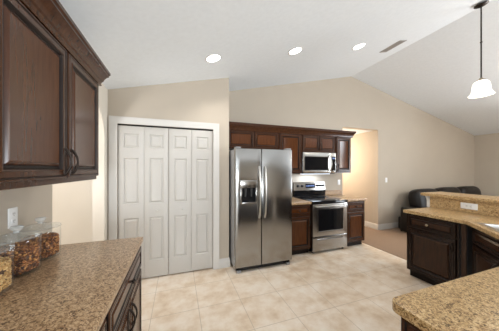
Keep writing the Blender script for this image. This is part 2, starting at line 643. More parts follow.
# wall behind the camera with an unseen patio window added for fill light
bm = B()
y = YB
WN = [(-0.85, 1.45)]
prism(bm, [(XL, y, 0), (WN[0][0], y, 0), (WN[0][0], y, 2.3), (WN[0][1], y, 2.3), (WN[0][1], y, 0), (XR, y, 0), (XR, y, top(XR)), (RX, y, RZ), (XL, y, top(XL))], (0, -0.12, 0))
struct('wall_front', bm, M['wall'], 'beige wall with an added patio window facing the kitchen', 'wall')
for i, (a, b) in enumerate(WN):
    bm = B()
    n = 2
    for k in range(n + 1):
        x = a + (b - a) * k / n
        box(bm, max(a, x - 0.035), min(b, x + 0.035), y - 0.09, y - 0.03, 0.0, 2.3)
    box(bm, a, b, y - 0.088, y - 0.032, 2.23, 2.3)
    box(bm, a, b, y - 0.088, y - 0.032, 0.0, 0.09)
    fr = struct('window_%d' % (i + 1), bm, M['white'], 'unseen white framed patio window added to light the kitchen', 'window')  # put in to carry the rear fill light
    bm = B()
    box(bm, a + 0.03, b - 0.03, y - 0.063, y - 0.057, 0.08, 2.24)
    link('pane', bm, M['pane'], fr)

bm = B()
for k in range(3):
    yy = W0 + (W1 - W0) * k / 2
    box(bm, XR + 0.03, XR + 0.09, max(W0, yy - 0.035), min(W1, yy + 0.035), WS, WH)
box(bm, XR + 0.032, XR + 0.088, W0, W1, WS, WS + 0.06)
box(bm, XR + 0.032, XR + 0.088, W0, W1, WH - 0.06, WH)
fr = struct('window_2', bm, M['white'], 'unseen white framed side window added to light the living area', 'window')  # put in to carry the side fill light
bm = B()
box(bm, XR + 0.057, XR + 0.063, W0 + 0.03, W1 - 0.03, WS + 0.05, WH - 0.05)
link('pane', bm, M['pane'], fr)

# casing and baseboards
CW = 0.088
bm = B()
prof = [(0, 0.0), (0.0, 0.012), (0.010, 0.018), (0.055, 0.020), (0.070, 0.026), (CW, 0.026), (CW, 0.0)]
loops = []
for o, d in prof:
    loops.append([bm.verts.new((OX0 - o, YP - d, 0)), bm.verts.new((OX0 - o, YP - d, OH + o)), bm.verts.new((OX1 + o, YP - d, OH + o)), bm.verts.new((OX1 + o, YP - d, 0))])
for a, b in zip(loops, loops[1:] + loops[:1]):
    for k in range(3):
        bm.faces.new((a[k], a[k + 1], b[k + 1], b[k]))
struct('trim_1', bm, M['white'], 'white casing around the closet doors', 'trim', 30)


def skirting(name, path, label):
    bm = B()
    sweep(bm, path, [(0.0005, 0), (0.015, 0), (0.015, 0.105), (0.010, 0.122), (0.006, 0.135), (0.0005, 0.138)])
    struct(name, bm, M['white'], label, 'baseboard', 30)


# (travel direction chosen so the boards face the room)
skirting('baseboard_closet', [(OX1 + CW + 0.002, YP), (0.727, YP), (0.727, YW - 0.32)], 'short white baseboard between closet and refrigerator')
skirting('baseboard_back', [(4.575, 5.79), (4.575, YW), (XR - 0.002, YW)], 'white baseboard along the hall corner and sofa wall')
skirting('baseboard_right', [(XR, YW - 0.02), (XR, YB + 0.01)], 'white baseboard along the living area side wall')
skirting('baseboard_arch', [(XA, 2.898), (XA, YP - 0.001)], 'short white baseboard beside the closet casing')

# ------------------------------------------------------------------ closet bifold doors
LW = (OX1 - OX0 - 0.012) / 4
ROWS = [(0.245, 0.83), (1.015, 1.625), (1.755, 1.945)]
for i in range(2):
    x0 = OX0 + 0.004 + i * (2 * LW + 0.004)
    d = bpy.data.objects.new('door_%d' % (i + 1), None)
    C.objects.link(d)
    d.location = (x0, YP + 0.045, 0.018)
    d['kind'] = 'structure'
    tag(d, ['white panelled bifold closet door nearer the arched wall', 'white panelled bifold closet door nearer the refrigerator'][i], 'door')
    for k in range(2):
        a = k * LW + 0.001
        b = (k + 1) * LW - 0.001
        bm = B()
        panelled(bm, a, b, 0, 2.022, 0.0, 0.034, [(a + 0.062, b - 0.062, r0 - 0.018, r1 - 0.018) for r0, r1 in ROWS], MOULD, 0.003)
        lf = link('door_leaf', bm, M['door'], d, 25)
        if k == 1 - i:
            bm = B()
            kx = (a + b) / 2 + (0.004 if i == 0 else 0.03)
            lathe(bm, [(0.010, 0), (0.008, 0.010), (0.011, 0.016), (0.018, 0.022), (0.019, 0.030), (0.012, 0.036), (0, 0.038)], (kx, -0.0342, 0.905), 16, 'y')
            link('knob', bm, M['white'], lf, 50)
bm = B()
box(bm, OX0 + 0.001, OX1 - 0.001, YP + 0.012, YP + 0.05, OH - 0.014, OH - 0.001)
struct('trim_2', bm, M['black'], 'dark sliding track above the closet doors', 'trim')


# ------------------------------------------------------------------ cabinets
FRAME = {'espresso_wood': M['espresso_frame'], 'cherry_wood': M['frame'], 'warm_brown_wood': M['frame']}


def arch_pull(bm, x, z0, z1, y, horizontal=False):
    """arched bronze pull standing off a door face at depth y"""
    n = 14
    pts, rs = [], []
    for k in range(n + 1):
        s = k / n
        off = 0.004 + 0.026 * math.sin(PI * s) ** 0.8
        u = z0 + (z1 - z0) * s
        pts.append((u, y - off, x) if horizontal else (x, y - off, u))
        rs.append(0.0052 + 0.0022 * abs(math.cos(PI * s)) ** 3)
    tube(bm, pts, rs, 8)
    for u in (z0, z1):
        c = (u, y, x) if horizontal else (x, y, u)
        lathe(bm, [(0.009, -0.0005), (0.008, 0.006), (0.004, 0.010)], c, 10, 'y')


def knob_mesh(bm, x, z, y, r=0.016):
    lathe(bm, [(r * 0.55, 0), (r * 0.42, 0.009), (r * 0.6, 0.014), (r, 0.019), (r * 0.95, 0.025), (r * 0.5, 0.029), (0, 0.030)], (x, y, z), 14, 'y')


def cab_door(root, x0, x1, z0, z1, mat, pull=None, drawer=False, name=None, knob=None, kmat=None, y=-0.0005, fr=0.054):
    """raised panel front; pull = (x, z0, z1), knob = (x, z)"""
    bm = B()
    f = 0.011
    panelled(bm, x0, x1, z0, z1, y, 0.020, [(x0 + f, x1 - f, z0 + f, z1 - f)], CABD if drawer or z1 - z0 < 0.32 else CAB, 0.006, True)
    o = link(name or ('drawer' if drawer else 'door'), bm, mat, root, 20)
    o.data.materials.append(M['groove_dark'])
    o.data.materials.append(FRAME.get(mat.name, mat))
    if pull:
        bm = B()
        arch_pull(bm, pull[0], pull[1], pull[2], y - 0.0202)
        link('handle', bm, M['bronze'], o, 50)
    if knob:
        bm = B()
        knob_mesh(bm, knob[0], knob[1], y - 0.0202)
        link('knob', bm, kmat or M['bronze'], o, 50)
    return o


def upper(label, loc, rz, w, z0, z1, dep, mat, doors, group=None):
    """doors: list of (x0, x1, pull side or None)"""
    t = thing('wall_cabinet', label, 'cabinet', (loc[0], loc[1], z0), rz, group)
    h = z1 - z0
    bm = B()
    box(bm, 0, w, 0, dep, 0, h, 0.002, 1)
    link('carcass', bm, FRAME.get(mat.name, mat), t)
    for x0, x1, side in doors:
        px = None
        if side:
            xx = x0 + 0.030 if side == 'l' else x1 - 0.030
            L = min(0.13, (h - 0.06) * 0.55)
            px = (xx, 0.05, 0.05 + L)
        cab_door(t, x0, x1, 0.026, h - 0.03, mat, px, fr=0.054 if h > 0.5 else 0.045)
    return t


def base(label, loc, rz, w, dep, mat, drawers, doors, h=0.872, toe=0.10, group=None, hollow=False):
    """drawers: (x0, x1, knob, kmat); doors: (x0, x1, pull)"""
    t = thing('base_cabinet', label, 'cabinet', (loc[0], loc[1], 0), rz, group or 'dark wood base cabinets')
    bm = B()
    if hollow:
        for q in ((0, w, 0, 0.018, toe, h), (0, 0.018, 0.0181, dep - 0.0181, toe, h), (w - 0.018, w, 0.0181, dep - 0.0181, toe, h), (0, w, dep - 0.018, dep, toe, h), (0.0181, w - 0.0181, 0.0181, dep - 0.0181, toe, toe + 0.018)):
            box(bm, *q)
    else:
        box(bm, 0, w, 0, dep, toe, h, 0.002, 1)
    link('carcass', bm, FRAME.get(mat.name, mat), t)
    bm = B()
    box(bm, 0.002, w - 0.002, 0.065, dep - 0.002, 0.0005, toe - 0.0005)
    link('toe_kick', bm, M['toe'], t)
    for x0, x1, kn, km in drawers:
        cab_door(t, x0, x1, h - 0.185, h - 0.022, mat, None, True, 'drawer', kn and (kn, h - 0.103), km)
    for x0, x1, pl in doors:
        cab_door(t, x0, x1, toe + 0.022, h - 0.205, mat, pl)
    return t


# --- upper cabinets near the camera on the jar wall
UZ, UT = 1.40, 2.145
t = upper('large dark two-door wall cabinet hung above the glass jars', (-0.585, 0.870), PI / 2, 0.975, UZ, UT, 0.353, M['walnut'],
          [(0.018, 0.495, 'r'), (0.509, 0.957, 'l')])
bm = B()
CR = [(-0.02, 2.1455), (0.0008, 2.1455), (0.0008, 2.117), (0.024, 2.117), (0.026, 2.124), (0.022, 2.130), (0.026, 2.146), (0.034, 2.154), (0.040, 2.174), (0.052, 2.196), (0.064, 2.206), (0.064, 2.218), (0.072, 2.224), (0.072, 2.242), (-0.02, 2.242)]
sweep(bm, [(-0.585, 0.870), (-0.585, 1.845), (-0.936, 1.845)], CR)
tag(link('crown_moulding', bm, M['frame'], None, 25), 'dark crown moulding on top of the cabinet above the jars', 'crown moulding')

# --- upper cabinets on the range wall
YU, DU = 3.268, 0.376
g = 'cherry wall cabinets over the range run'
upper('short two-door cherry cabinet over the refrigerator', (0.745, YU), 0, 0.945, 1.82, UT, DU, M['wood'], [(0.02, 0.462, 'r'), (0.482, 0.925, 'l')], g)
upper('tall one-door cherry wall cabinet between refrigerator and microwave', (1.692, YU), 0, 0.476, UZ, UT, DU, M['wood'], [(0.02, 0.456, 'r')], g)
upper('short two-door cherry cabinet over the microwave', (2.170, YU), 0, 0.768, 1.80, UT, DU, M['wood'], [(0.02, 0.378, 'r'), (0.392, 0.748, 'l')], g)
upper('one-door cherry wall cabinet at the hall end, past the microwave', (2.940, YU), 0, 0.404, UZ, UT, DU, M['wood'], [(0.02, 0.384, 'l')], g)
bm = B()
sweep(bm, [(0.742, YU), (3.344, YU), (3.344, YW - 0.003)], CR)
tag(link('crown_moulding', bm, M['frame'], None, 25), 'cherry crown moulding running above refrigerator, microwave and cabinets', 'crown moulding')

# --- base cabinets by the range
YF = 3.005
base('narrow cherry base cabinet between refrigerator and range', (1.690, YF), 0, 0.485, 0.635, M['wood'], [(0.02, 0.465, 0.243, M['bronze'])], [(0.02, 0.465, (0.44, 0.50, 0.62))])
base('narrow cherry base cabinet at the hall end of the range', (2.952, YF), 0, 0.462, 0.635, M['wood'], [(0.02, 0.442, 0.231, M['bronze'])], [(0.02, 0.442, (0.05, 0.50, 0.62))])


def slab(name, label, pts, mat, z0=0.874, z1=0.914, cat='countertop'):
    bm = B()
    prism(bm, [(p[0], p[1], z0) for p in pts], (0, 0, z1 - z0), 0.006)
    return tag(link(name, bm, mat, None, 30), label, cat)


for (x0, x1, lab) in ((1.685, 2.177, 'small brown granite countertop between refrigerator and range'), (2.949, 3.445, 'small brown granite countertop at the hall end of the range')):
    s = slab('countertop', lab, [(x0, YF - 0.035), (x1, YF - 0.035), (x1, YW - 0.003), (x0, YW - 0.003)], M['granite_shaded'])
    bm = B()
    box(bm, x0, x1, YW - 0.023, YW - 0.003, 0.9145, 1.018, 0.003)
    link('backsplash', bm, M['granite_shaded'], s)

# --- jar counter
base('dark two-door base cabinet at the far end of the jar counter', (-0.303, 1.028), PI / 2, 0.857, 0.634, M['walnut'], [(0.02, 0.837, 0.4285, M['bronze'])], [(0.02, 0.424, (0.398, 0.48, 0.61)), (0.434, 0.837, (0.462, 0.48, 0.61))])
base('dark two-door base cabinet at the near end of the jar counter', (-0.303, 0.168), PI / 2, 0.857, 0.634, M['walnut'], [(0.02, 0.837, 0.4285, M['bronze'])], [(0.02, 0.424, (0.398, 0.48, 0.61)), (0.434, 0.837, (0.462, 0.48, 0.61))])
slab('countertop', 'long brown granite countertop under the glass jars', [(-0.938, 0.16), (-0.2756, 0.16), (-0.2756, 1.90), (-0.938, 1.90)], M['granite_shaded'])

# --- peninsula
XF = 2.992
base('dark base cabinet under the bar end with drawer, door and knob', (XF, 1.955), -PI / 2, 0.560, 0.535, M['espresso'], [(0.022, 0.538, 0.262, M['nickel'])], [(0.022, 0.538, (0.505, 0.53, 0.62))])
bm = B()
box(bm, XF - 0.012, XF + 0.02, 1.328, 1.375, 0.0005, 0.872, 0.004)
tag(link('filler_post', bm, M['espresso']), 'slim dark wood post between bar end cabinet and sink cabinet', 'post')
s2 = math.sqrt(0.5)
kx, ky = 2.988, 1.315
sw = 0.93
base('dark diagonal sink cabinet in the counter corner', (kx + 0.012, ky - 0.032), -0.75 * PI, sw, 0.56, M['espresso'], [(0.03, sw - 0.03, None, None)], [(0.03, sw / 2 - 0.003, (sw / 2 - 0.035, 0.53, 0.62)), (sw / 2 + 0.003, sw - 0.03, (sw / 2 + 0.035, 0.53, 0.62))], hollow=True)
bn = base('dark base cabinet under the near counter, its end panel showing', (2.15, 0.600), PI, 1.262, 0.58, M['espresso'], [(0.02, 0.61, 0.315, M['nickel']), (0.64, 1.23, 0.935, M['nickel'])], [(0.02, 0.61, (0.58, 0.53, 0.62)), (0.64, 1.23, (0.67, 0.53, 0.62))])
bm = B()
panelled(bm, 0.004, 0.576, 0.102, 0.870, 0, 0.012, [(0.02, 0.556, 0.12, 0.852)], CAB, 0.003, True)
bmesh.ops.transform(bm, matrix=Matrix.Translation((1.2625, 0, 0)) @ Matrix.Rotation(PI / 2, 4, 'Z'), verts=bm.verts)
ep = link('end_panel', bm, M['wood'], bn, 20)
ep.data.materials.append(M['groove_dark'])
ep.data.materials.append(M['frame'])
# worktop with an angled inside corner and a sink cut-out
out = [(2.963, 1.98), (3.530, 1.98), (3.530, -0.02), (0.857, -0.02)]
r = 0.045
for k in range(7):
    a = PI - (PI / 2) * k / 6
    out.append((0.857 + r + r * math.cos(a), 0.640 - r + r * math.sin(a)))
out += [(2.260, 0.640), (2.285, 0.648)]
out += [(2.945, 1.300), (2.958, 1.318), (2.963, 1.34)]
u = Vector((-s2, -s2))        # along the angled edge, away from the bar
w = Vector((s2, -s2))         # into the corner
k0 = Vector((2.963, 1.326))
sa, sb, da, db = 0.10, 0.86, 0.060, 0.50
hole = [k0 + u * sa + w * da, k0 + u * sb + w * da, k0 + u * sb + w * db, k0 + u * sa + w * db]
bm = B()
vo = [bm.verts.new((p[0], p[1], 0.874)) for p in out]
vh = [bm.verts.new((p.x, p.y, 0.874)) for p in hole]
eo = [bm.edges.new((vo[i], vo[(i + 1) % len(vo)])) for i in range(len(vo))]
eh = [bm.edges.new((vh[i], vh[(i + 1) % 4])) for i in range(4)]
bmesh.ops.triangle_fill(bm, use_beauty=True, use_dissolve=False, edges=eo + eh)
fs = list(bm.faces)
ret = bmesh.ops.extrude_face_region(bm, geom=fs)
bmesh.ops.translate(bm, vec=(0, 0, 0.040), verts=[v for v in ret['geom'] if isinstance(v, bmesh.types.BMVert)])
bmesh.ops.recalc_face_normals(bm, faces=bm.faces)
ed = [e for e in bm.edges if len(e.link_faces) == 2 and abs(e.calc_face_angle(0)) > 1.2 and e.verts[0].co.z > 0.9 and e.verts[1].co.z > 0.9]
bmesh.ops.bevel(bm, geom=ed, offset=0.006, segments=2, profile=0.5, affect='EDGES')
tag(link('countertop', bm, M['granite'], None, 30), 'golden granite peninsula countertop with angled corner around the sink', 'countertop')
# sink: local x along the angled edge, y into the corner
so = k0 + u * sa + w * da
sk = thing('sink', 'stainless double bowl sink set in the granite corner', 'sink', (so.x, so.y, 0.9145), math.atan2(u.y, u.x))
LX, LY = sb - sa, db - da
# local +y must point into the corner
sgn = 1 if Vector((-u.y, u.x)).dot(w) > 0 else -1
bm = B()
e = 0.012


def ring_rect(bm, o, i, z0, z1):
    a = [bm.verts.new((x, sgn * y, z0)) for x, y in ((o[0], o[2]), (o[1], o[2]), (o[1], o[3]), (o[0], o[3]))]
    b = [bm.verts.new((x, sgn * y, z1)) for x, y in ((i[0], i[2]), (i[1], i[2]), (i[1], i[3]), (i[0], i[3]))]
    for k in range(4):
        bm.faces.new((a[k], a[(k + 1) % 4], b[(k + 1) % 4], b[k]))
    return b


for (xa_, xb_, ya_, yb_) in ((-e, LX + e, -e, 0.03), (-e, LX + e, LY - 0.06, LY + e), (-e, 0.03, 0.0302, LY - 0.0602), (LX - 0.03, LX + e, 0.0302, LY - 0.0602), (LX / 2 - 0.016, LX / 2 + 0.016, 0.0302, LY - 0.0602)):
    box(bm, xa_, xb_, min(sgn * ya_, sgn * yb_), max(sgn * ya_, sgn * yb_), 0.0005, 0.006, 0.002)
link('rim', bm, M['sinkm'], sk, 40)
for (xa_, xb_) in ((0.03, LX / 2 - 0.016), (LX / 2 + 0.016, LX - 0.03)):
    bm = B()
    o_ = (xa_, xb_, 0.03, LY - 0.06)
    i1 = (xa_ + 0.008, xb_ - 0.008, 0.038, LY - 0.068)
    ring_rect(bm, o_, i1, 0.004, -0.16)
    i2 = (xa_ + 0.04, xb_ - 0.04, 0.07, LY - 0.10)
    bt = ring_rect(bm, i1, i2, -0.16, -0.18)
    bm.faces.new(bt)
    bmesh.ops.remove_doubles(bm, verts=bm.verts, dist=1e-5)
    link('basin', bm, M['sinkm'], sk, 40)

# knee wall, granite backsplash and raised bar
bm = B()
box(bm, 3.5525, 3.670, -0.1, 2.022, 0, 1.076)
struct('wall_knee', bm, M['white'], 'white half wall carrying the raised granite bar', 'wall')
bm = B()
box(bm, 3.5315, 3.5515, -0.02, 1.982, 0.9145, 1.076, 0.001, 1)
tag(link('backsplash', bm, M['granite']), 'granite backsplash strip below the raised bar', 'backsplash')
bar = slab('raised_counter', 'raised granite bar top on the half wall', [(3.485, 2.075), (3.485, -0.1), (3.955, -0.1), (3.955, 2.075)], M['granite'], 1.0775, 1.120, 'bar top')
bm = B()
prism(bm, [(3.5315, 1.984, 1.0755), (3.5315, 1.984, 0.9145), (3.5515, 1.984, 0.9145), (3.5515, 1.984, 1.0755)], (0, 0.038, 0))
pr = [(3.531, 1.076), (3.497, 1.076), (3.499, 1.062), (3.508, 1.050), (3.518, 1.036), (3.524, 1.018), (3.531, 0.995)]
prism(bm, [(x, 1.99, z) for x, z in pr], (0, 0.03, 0))
tag(link('bar_bracket', bm, M['white']), 'white scrolled bracket at the end of the raised bar', 'bracket')

# ------------------------------------------------------------------ refrigerator
FX0, FW, FY = 0.757, 0.908, 2.765
t = thing('refrigerator', 'stainless side-by-side refrigerator with door dispenser', 'refrigerator', (FX0, FY, 0))
bm = B()
box(bm, 0.004, FW - 0.004, 0.075, 0.80, 0.055, 1.765, 0.006)
link('cabinet_body', bm, M['grey'], t, 40)
SP = 0.398
DX0, DX1, DZ0, DZ1 = 0.075, 0.325, 0.985, 1.315


def fridge_door(name, x0, x1, panels, prof):
    bm = B()
    panelled(bm, x0, x1, 0.075, 1.775, 0.070, 0.070, panels, prof, 0.014)
    return link(name, bm, M['steel'], t, 35)


fd = fridge_door('freezer_door', 0.0, SP - 0.003, [(DX0, DX1, DZ0, DZ1)], [(0, 0), (0.002, 0.001), (0.004, 0.052)])
rd = fridge_door('refrigerator_door', SP + 0.003, FW, [], CAB)
bm = B()
fw = 0.020
box(bm, DX0 - 0.004, DX1 + 0.004, -0.008, -0.0005, DZ1 - 0.105, DZ1 + 0.004, 0.003)
box(bm, DX0 - 0.004, DX0 + fw, -0.008, -0.0005, DZ0 - 0.004, DZ1 - 0.1055, 0.003)
box(bm, DX1 - fw, DX1 + 0.004, -0.008, -0.0005, DZ0 - 0.004, DZ1 - 0.1055, 0.003)
box(bm, DX0 + fw + 0.0005, DX1 - fw - 0.0005, -0.012, -0.0005, DZ0 - 0.004, DZ0 + 0.018, 0.003)
link('dispenser_frame', bm, M['steelh'], fd, 40)
bm = B()
x0, x1, z0, z1 = DX0 + 0.005, DX1 - 0.005, DZ0 + 0.005, DZ1 - 0.005
box(bm, x0, x1, 0.040, 0.050, z0, z1)
box(bm, x0, x0 + 0.012, 0.002, 0.0395, z0, z1)
box(bm, x1 - 0.012, x1, 0.002, 0.0395, z0, z1)
box(bm, x0 + 0.0125, x1 - 0.0125, 0.002, 0.0395, z1 - 0.11, z1)
box(bm, x0 + 0.0125, x1 - 0.0125, 0.002, 0.0395, z0, z0 + 0.012)
link('dispenser_well', bm, M['black'], fd)
bm = B()
for xx in (0.155, 0.245):
    tube(bm, [(xx, 0.020, 1.198), (xx, 0.020, 1.150), (xx, 0.030, 1.08)], [0.016, 0.014, 0.012], 10)
link('dispenser_lever', bm, M['slot'], fd, 50)
for px, par in ((SP - 0.040, fd), (SP + 0.046, rd)):
    bm = B()
    pts = []
    n = 22
    for k in range(n + 1):
        s = k / n
        pts.append((px, -0.012 - 0.046 * math.sin(PI * s) ** 0.55, 0.775 + 0.735 * s))
    tube(bm, pts, 0.0135, 10)
    for zz in (0.782, 1.503):
        box(bm, px - 0.012, px + 0.012, -0.016, -0.0003, zz - 0.02, zz + 0.02, 0.003)
    link('handle', bm, M['handle'], par, 50)
bm = B()
box(bm, 0.02, FW - 0.02, 0.045, 0.075, 0.018, 0.0545)
link('base_grille', bm, M['black'], t)
for xx in (0.03, FW - 0.09):
    bm = B()
    box(bm, xx, xx + 0.06, 0.012, 0.044, 0.001, 0.030, 0.005)
    link('foot', bm, M['grey'], t)
for xx in (0.01, FW - 0.085):
    bm = B()
    box(bm, xx, xx + 0.075, 0.012, 0.12, 1.776, 1.796, 0.006)
    link('hinge_cover', bm, M['grey'], t, 40)

# ------------------------------------------------------------------ range
RX0, RW, RY = 2.183, 0.760, 2.955
t = thing('range', 'stainless electric range with black glass cooktop under the microwave', 'range', (RX0, RY, 0))
bm = B()
box(bm, 0.003, RW - 0.003, 0.042, 0.660, 0.03, 0.900, 0.003)
link('body', bm, M['black'], t)
bm = B()
panelled(bm, 0.003, RW - 0.003, 0.302, 0.866, 0.040, 0.040, [(0.118, RW - 0.085, 0.385, 0.775)], [(0, 0), (0.003, 0.003), (0.006, 0.006)], 0.008)
od = link('oven_door', bm, M['steelh'], t, 35)
bm = B()
box(bm, 0.126, RW - 0.093, 0.0035, 0.0058, 0.393, 0.767)
link('window', bm, M['blackglass'], od)
bm = B()
tube(bm, [(0.05, -0.045, 0.832), (RW / 2, -0.050, 0.832), (RW - 0.05, -0.045, 0.832)], 0.0135, 12)
for xx in (0.065, RW - 0.065):
    box(bm, xx - 0.011, xx + 0.011, -0.045, -0.0004, 0.822, 0.842, 0.003)
link('handle', bm, M['handle'], od, 50)
bm = B()
panelled(bm, 0.003, RW - 0.003, 0.045, 0.296, 0.040, 0.036, [(0.10, RW - 0.10, 0.236, 0.262)], [(0, 0), (0.004, 0.012), (0.010, 0.016)], 0.006)
link('storage_drawer', bm, M['steelh'], t, 35)
for xx in (0.05, RW - 0.05):
    for yy in (0.07, 0.60):
        bm = B()
        lathe(bm, [(0.018, 0.001), (0.018, 0.012), (0.010, 0.0295)], (xx, yy, 0), 12)
        link('foot', bm, M['black'], t)
bm = B()
box(bm, 0.0, RW, -0.012, 0.598, 0.9005, 0.922, 0.005)
box(bm, 0.001, RW - 0.001, -0.010, 0.039, 0.868, 0.9003, 0.003)
ct = link('cooktop', bm, M['blackglass'], t, 35)
for (xx, yy, rr) in ((0.20, 0.15, 0.105), (0.57, 0.15, 0.085), (0.20, 0.43, 0.080), (0.57, 0.43, 0.100)):
    bm = B()
    lathe(bm, [(rr - 0.006, 0), (rr - 0.006, 0.0006), (rr, 0.0006), (rr, 0)], (xx, yy, 0.9221), 32, 'z', True)
    link('burner_ring', bm, M['ring'], ct)
bm = B()
prism(bm, [(0.0, 0.600, 0.9225), (0.0, 0.655, 0.9225), (0.0, 0.655, 1.045), (0.0, 0.600, 1.045)], (RW, 0, 0), 0.003)
link('backguard_base', bm, M['blackglass'], t)
bm = B()
prism(bm, [(0.0, 0.588, 1.046), (0.0, 0.655, 1.046), (0.0, 0.655, 1.215), (0.0, 0.612, 1.215)], (RW, 0, 0), 0.006)
bg = link('backguard', bm, M['steelh'], t, 40)
tilt = math.atan2(0.024, 0.169)


def on_guard(bm):
    bmesh.ops.transform(bm, matrix=Matrix.Translation((0, 0.588, 1.046)) @ Matrix.Rotation(-tilt, 4, 'X'), verts=bm.verts)


bm = B()
box(bm, 0.27, 0.50, -0.004, -0.0005, 0.045, 0.135, 0.002)
on_guard(bm)
dp = link('display_panel', bm, M['blackglass'], bg)
bm = B()
for k, xx in enumerate((0.300, 0.335, 0.372, 0.405, 0.442, 0.47)):
    box(bm, xx - 0.010, xx + 0.010, -0.0052, -0.0042, 0.075, 0.105)
on_guard(bm)
link('display_digits', bm, M['display'], dp)
for xx in (0.085, 0.185, 0.560, 0.630, 0.700):
    bm = B()
    lathe(bm, [(0.026, 0.0005), (0.026, 0.006), (0.021, 0.010), (0.019, 0.028), (0.016, 0.030), (0, 0.030)], (xx, 0, 0.09), 16, 'y')
    on_guard(bm)
    link('knob', bm, M['black'], bg, 40)

# ------------------------------------------------------------------ microwave
MX0, MW, MY, MZ = 2.175, 0.758, 3.232, 1.388
t = thing('microwave', 'stainless over-the-range microwave with curved handle', 'microwave', (MX0, MY, MZ))
bm = B()
box(bm, 0.001, MW - 0.001, 0.036, 0.40, 0.0, 0.408, 0.003)
link('body', bm, M['black'], t)
bm = B()
panelled(bm, 0.0, 0.640, 0.012, 0.408, 0.0355, 0.034, [(0.040, 0.572, 0.068, 0.328)], [(0, 0), (0.004, 0.004), (0.006, 0.006)], 0.006)
md = link('door', bm, M['steelh'], t, 35)
bm = B()
box(bm, 0.047, 0.565, 0.0045, 0.007, 0.075, 0.321)
link('window', bm, M['blackglass'], md)
bm = B()
pts = [(0.606, -0.008 - 0.040 * math.sin(PI * k / 14) ** 0.7, 0.055 + 0.30 * k / 14) for k in range(15)]
tube(bm, pts, 0.0125, 10)
link('handle', bm, M['handle'], md, 50)
bm = B()
box(bm, 0.643, MW, 0.0, 0.0355, 0.012, 0.408, 0.005)
cp = link('control_panel', bm, M['steelh'], t, 35)
bm = B()
box(bm, 0.653, 0.742, -0.003, -0.0003, 0.062, 0.335, 0.001)
kp = link('keypad', bm, M['blackglass'], cp)
bm = B()
box(bm, 0.664, 0.730, -0.0045, -0.0032, 0.285, 0.315)
link('display', bm, M['display'], kp)
bm = B()
box(bm, 0.06, MW - 0.06, 0.10, 0.18, -0.006, -0.0005)
link('cooktop_lamp', bm, mat_emit('cool_lamp_lens', (0.80, 0.88, 1.0), 4.0), t)
cl = lamp('cooktop_light', 'AREA', (MW / 2, 0.25, -0.012), 3.4, (0.78, 0.87, 1.0), (0, 0, 0), 0.5, 0.12)
cl.parent = t

# ------------------------------------------------------------------ outlets and switches
def plate(name, label, cat, loc, rot, kind, w=0.074, h=0.118):
    """plate in local x-z facing local -y"""
    t = bpy.data.objects.new(name, None)
    C.objects.link(t)
    t.location = loc
    t.rotation_euler = rot
    tag(t, label, cat, 'white outlets' if cat == 'outlet' else 'white light switches')
    bm = B()
    box(bm, -w / 2, w / 2, -0.006, -0.0004, -h / 2, h / 2, 0.003)
    link('cover_plate', bm, M['plate'], t, 40)
    if kind == 'outlet':
        for zz in (-0.021, 0.021):
            bm = B()
            box(bm, -0.017, 0.017, -0.0085, -0.0062, zz - 0.014, zz + 0.014, 0.002)
            rc = link('receptacle', bm, M['plate'], t, 40)
            bm = B()
            for xx in (-0.007, 0.007):
                box(bm, xx - 0.0013, xx + 0.0013, -0.0090, -0.0086, zz - 0.003, zz + 0.008)
            lathe(bm, [(0.0025, 0.0086), (0.0025, 0.0090)], (0, 0, zz - 0.008), 8, 'y')
            link('slots', bm, M['slot'], rc)
    else:
        bm = B()
        prism(bm, [(-0.016, -0.0062, -0.033), (-0.016, -0.0125, -0.033), (-0.016, -0.0075, 0.033), (-0.016, -0.0062, 0.033)], (0.032, 0, 0))
        link('rocker', bm, M['plate'], t)
    return t


plate('wall_outlet', 'white outlet on the wall behind the glass jars', 'outlet', (XL, 1.625, 1.185), (0, 0, PI / 2), 'outlet')
plate('light_switch', 'white switch on the wall beside the range, above the small counter', 'switch', (3.385, YW, 1.185), (0, 0, 0), 'switch')
plate('light_switch', 'white switch on the gable wall between hall opening and sofa', 'switch', (4.845, YW, 1.21), (0, 0, 0), 'switch', 0.074, 0.118)
plate('wall_outlet', 'white outlet lying sideways in the granite below the bar', 'outlet', (3.5315, 1.548, 1.000), (0, PI / 2, -PI / 2), 'outlet', 0.078, 0.165)

# ------------------------------------------------------------------ jars
def jar(label, x, y, r=0.096, h=0.185):
    t = thing('glass_jar', label, 'jar', (x, y, 0.9145), 0, 'glass jars on the brown counter')
    w = 0.004
    bm = B()
    lathe(bm, [(0, 0.0), (r * 0.93, 0.0), (r * 0.985, 0.006), (r, 0.018), (r, h - 0.012), (r * 0.97, h)], (0, 0, 0), 40)
    bmesh.ops.delete(bm, geom=[f for f in bm.faces if min(v.co.z for v in f.verts) > h - 0.001], context='FACES')
    link('jar_body', bm, M['glass'], t, 40)
    bm = B()
    lathe(bm, [(0, h + 0.001), (r * 0.93, h + 0.001), (r * 1.01, h + 0.002), (r * 1.03, h + 0.007), (r * 1.01, h + 0.013), (r * 0.90, h + 0.017), (r * 0.5, h + 0.026), (r * 0.22, h + 0.030), (0, h + 0.031)], (0, 0, 0), 40)
    ld = link('lid', bm, M['jarlid'], t, 40)
    bm = B()
    z = h + 0.0312
    lathe(bm, [(0, z), (0.014, z), (0.012, z + 0.008), (0.020, z + 0.014), (0.026, z + 0.022), (0.027, z + 0.030), (0.022, z + 0.036), (0, z + 0.038)], (0, 0, 0), 20)
    link('knob', bm, M['jarknob'], ld, 40)
    return t


M['jarknob'] = mat_glass('solid_knob_glass', (0.97, 0.98, 0.97), 1.4, 0.30)
M['jarlid'] = mat_glass('pressed_lid_glass', (0.97, 0.98, 0.97), 1.5, 0.11)


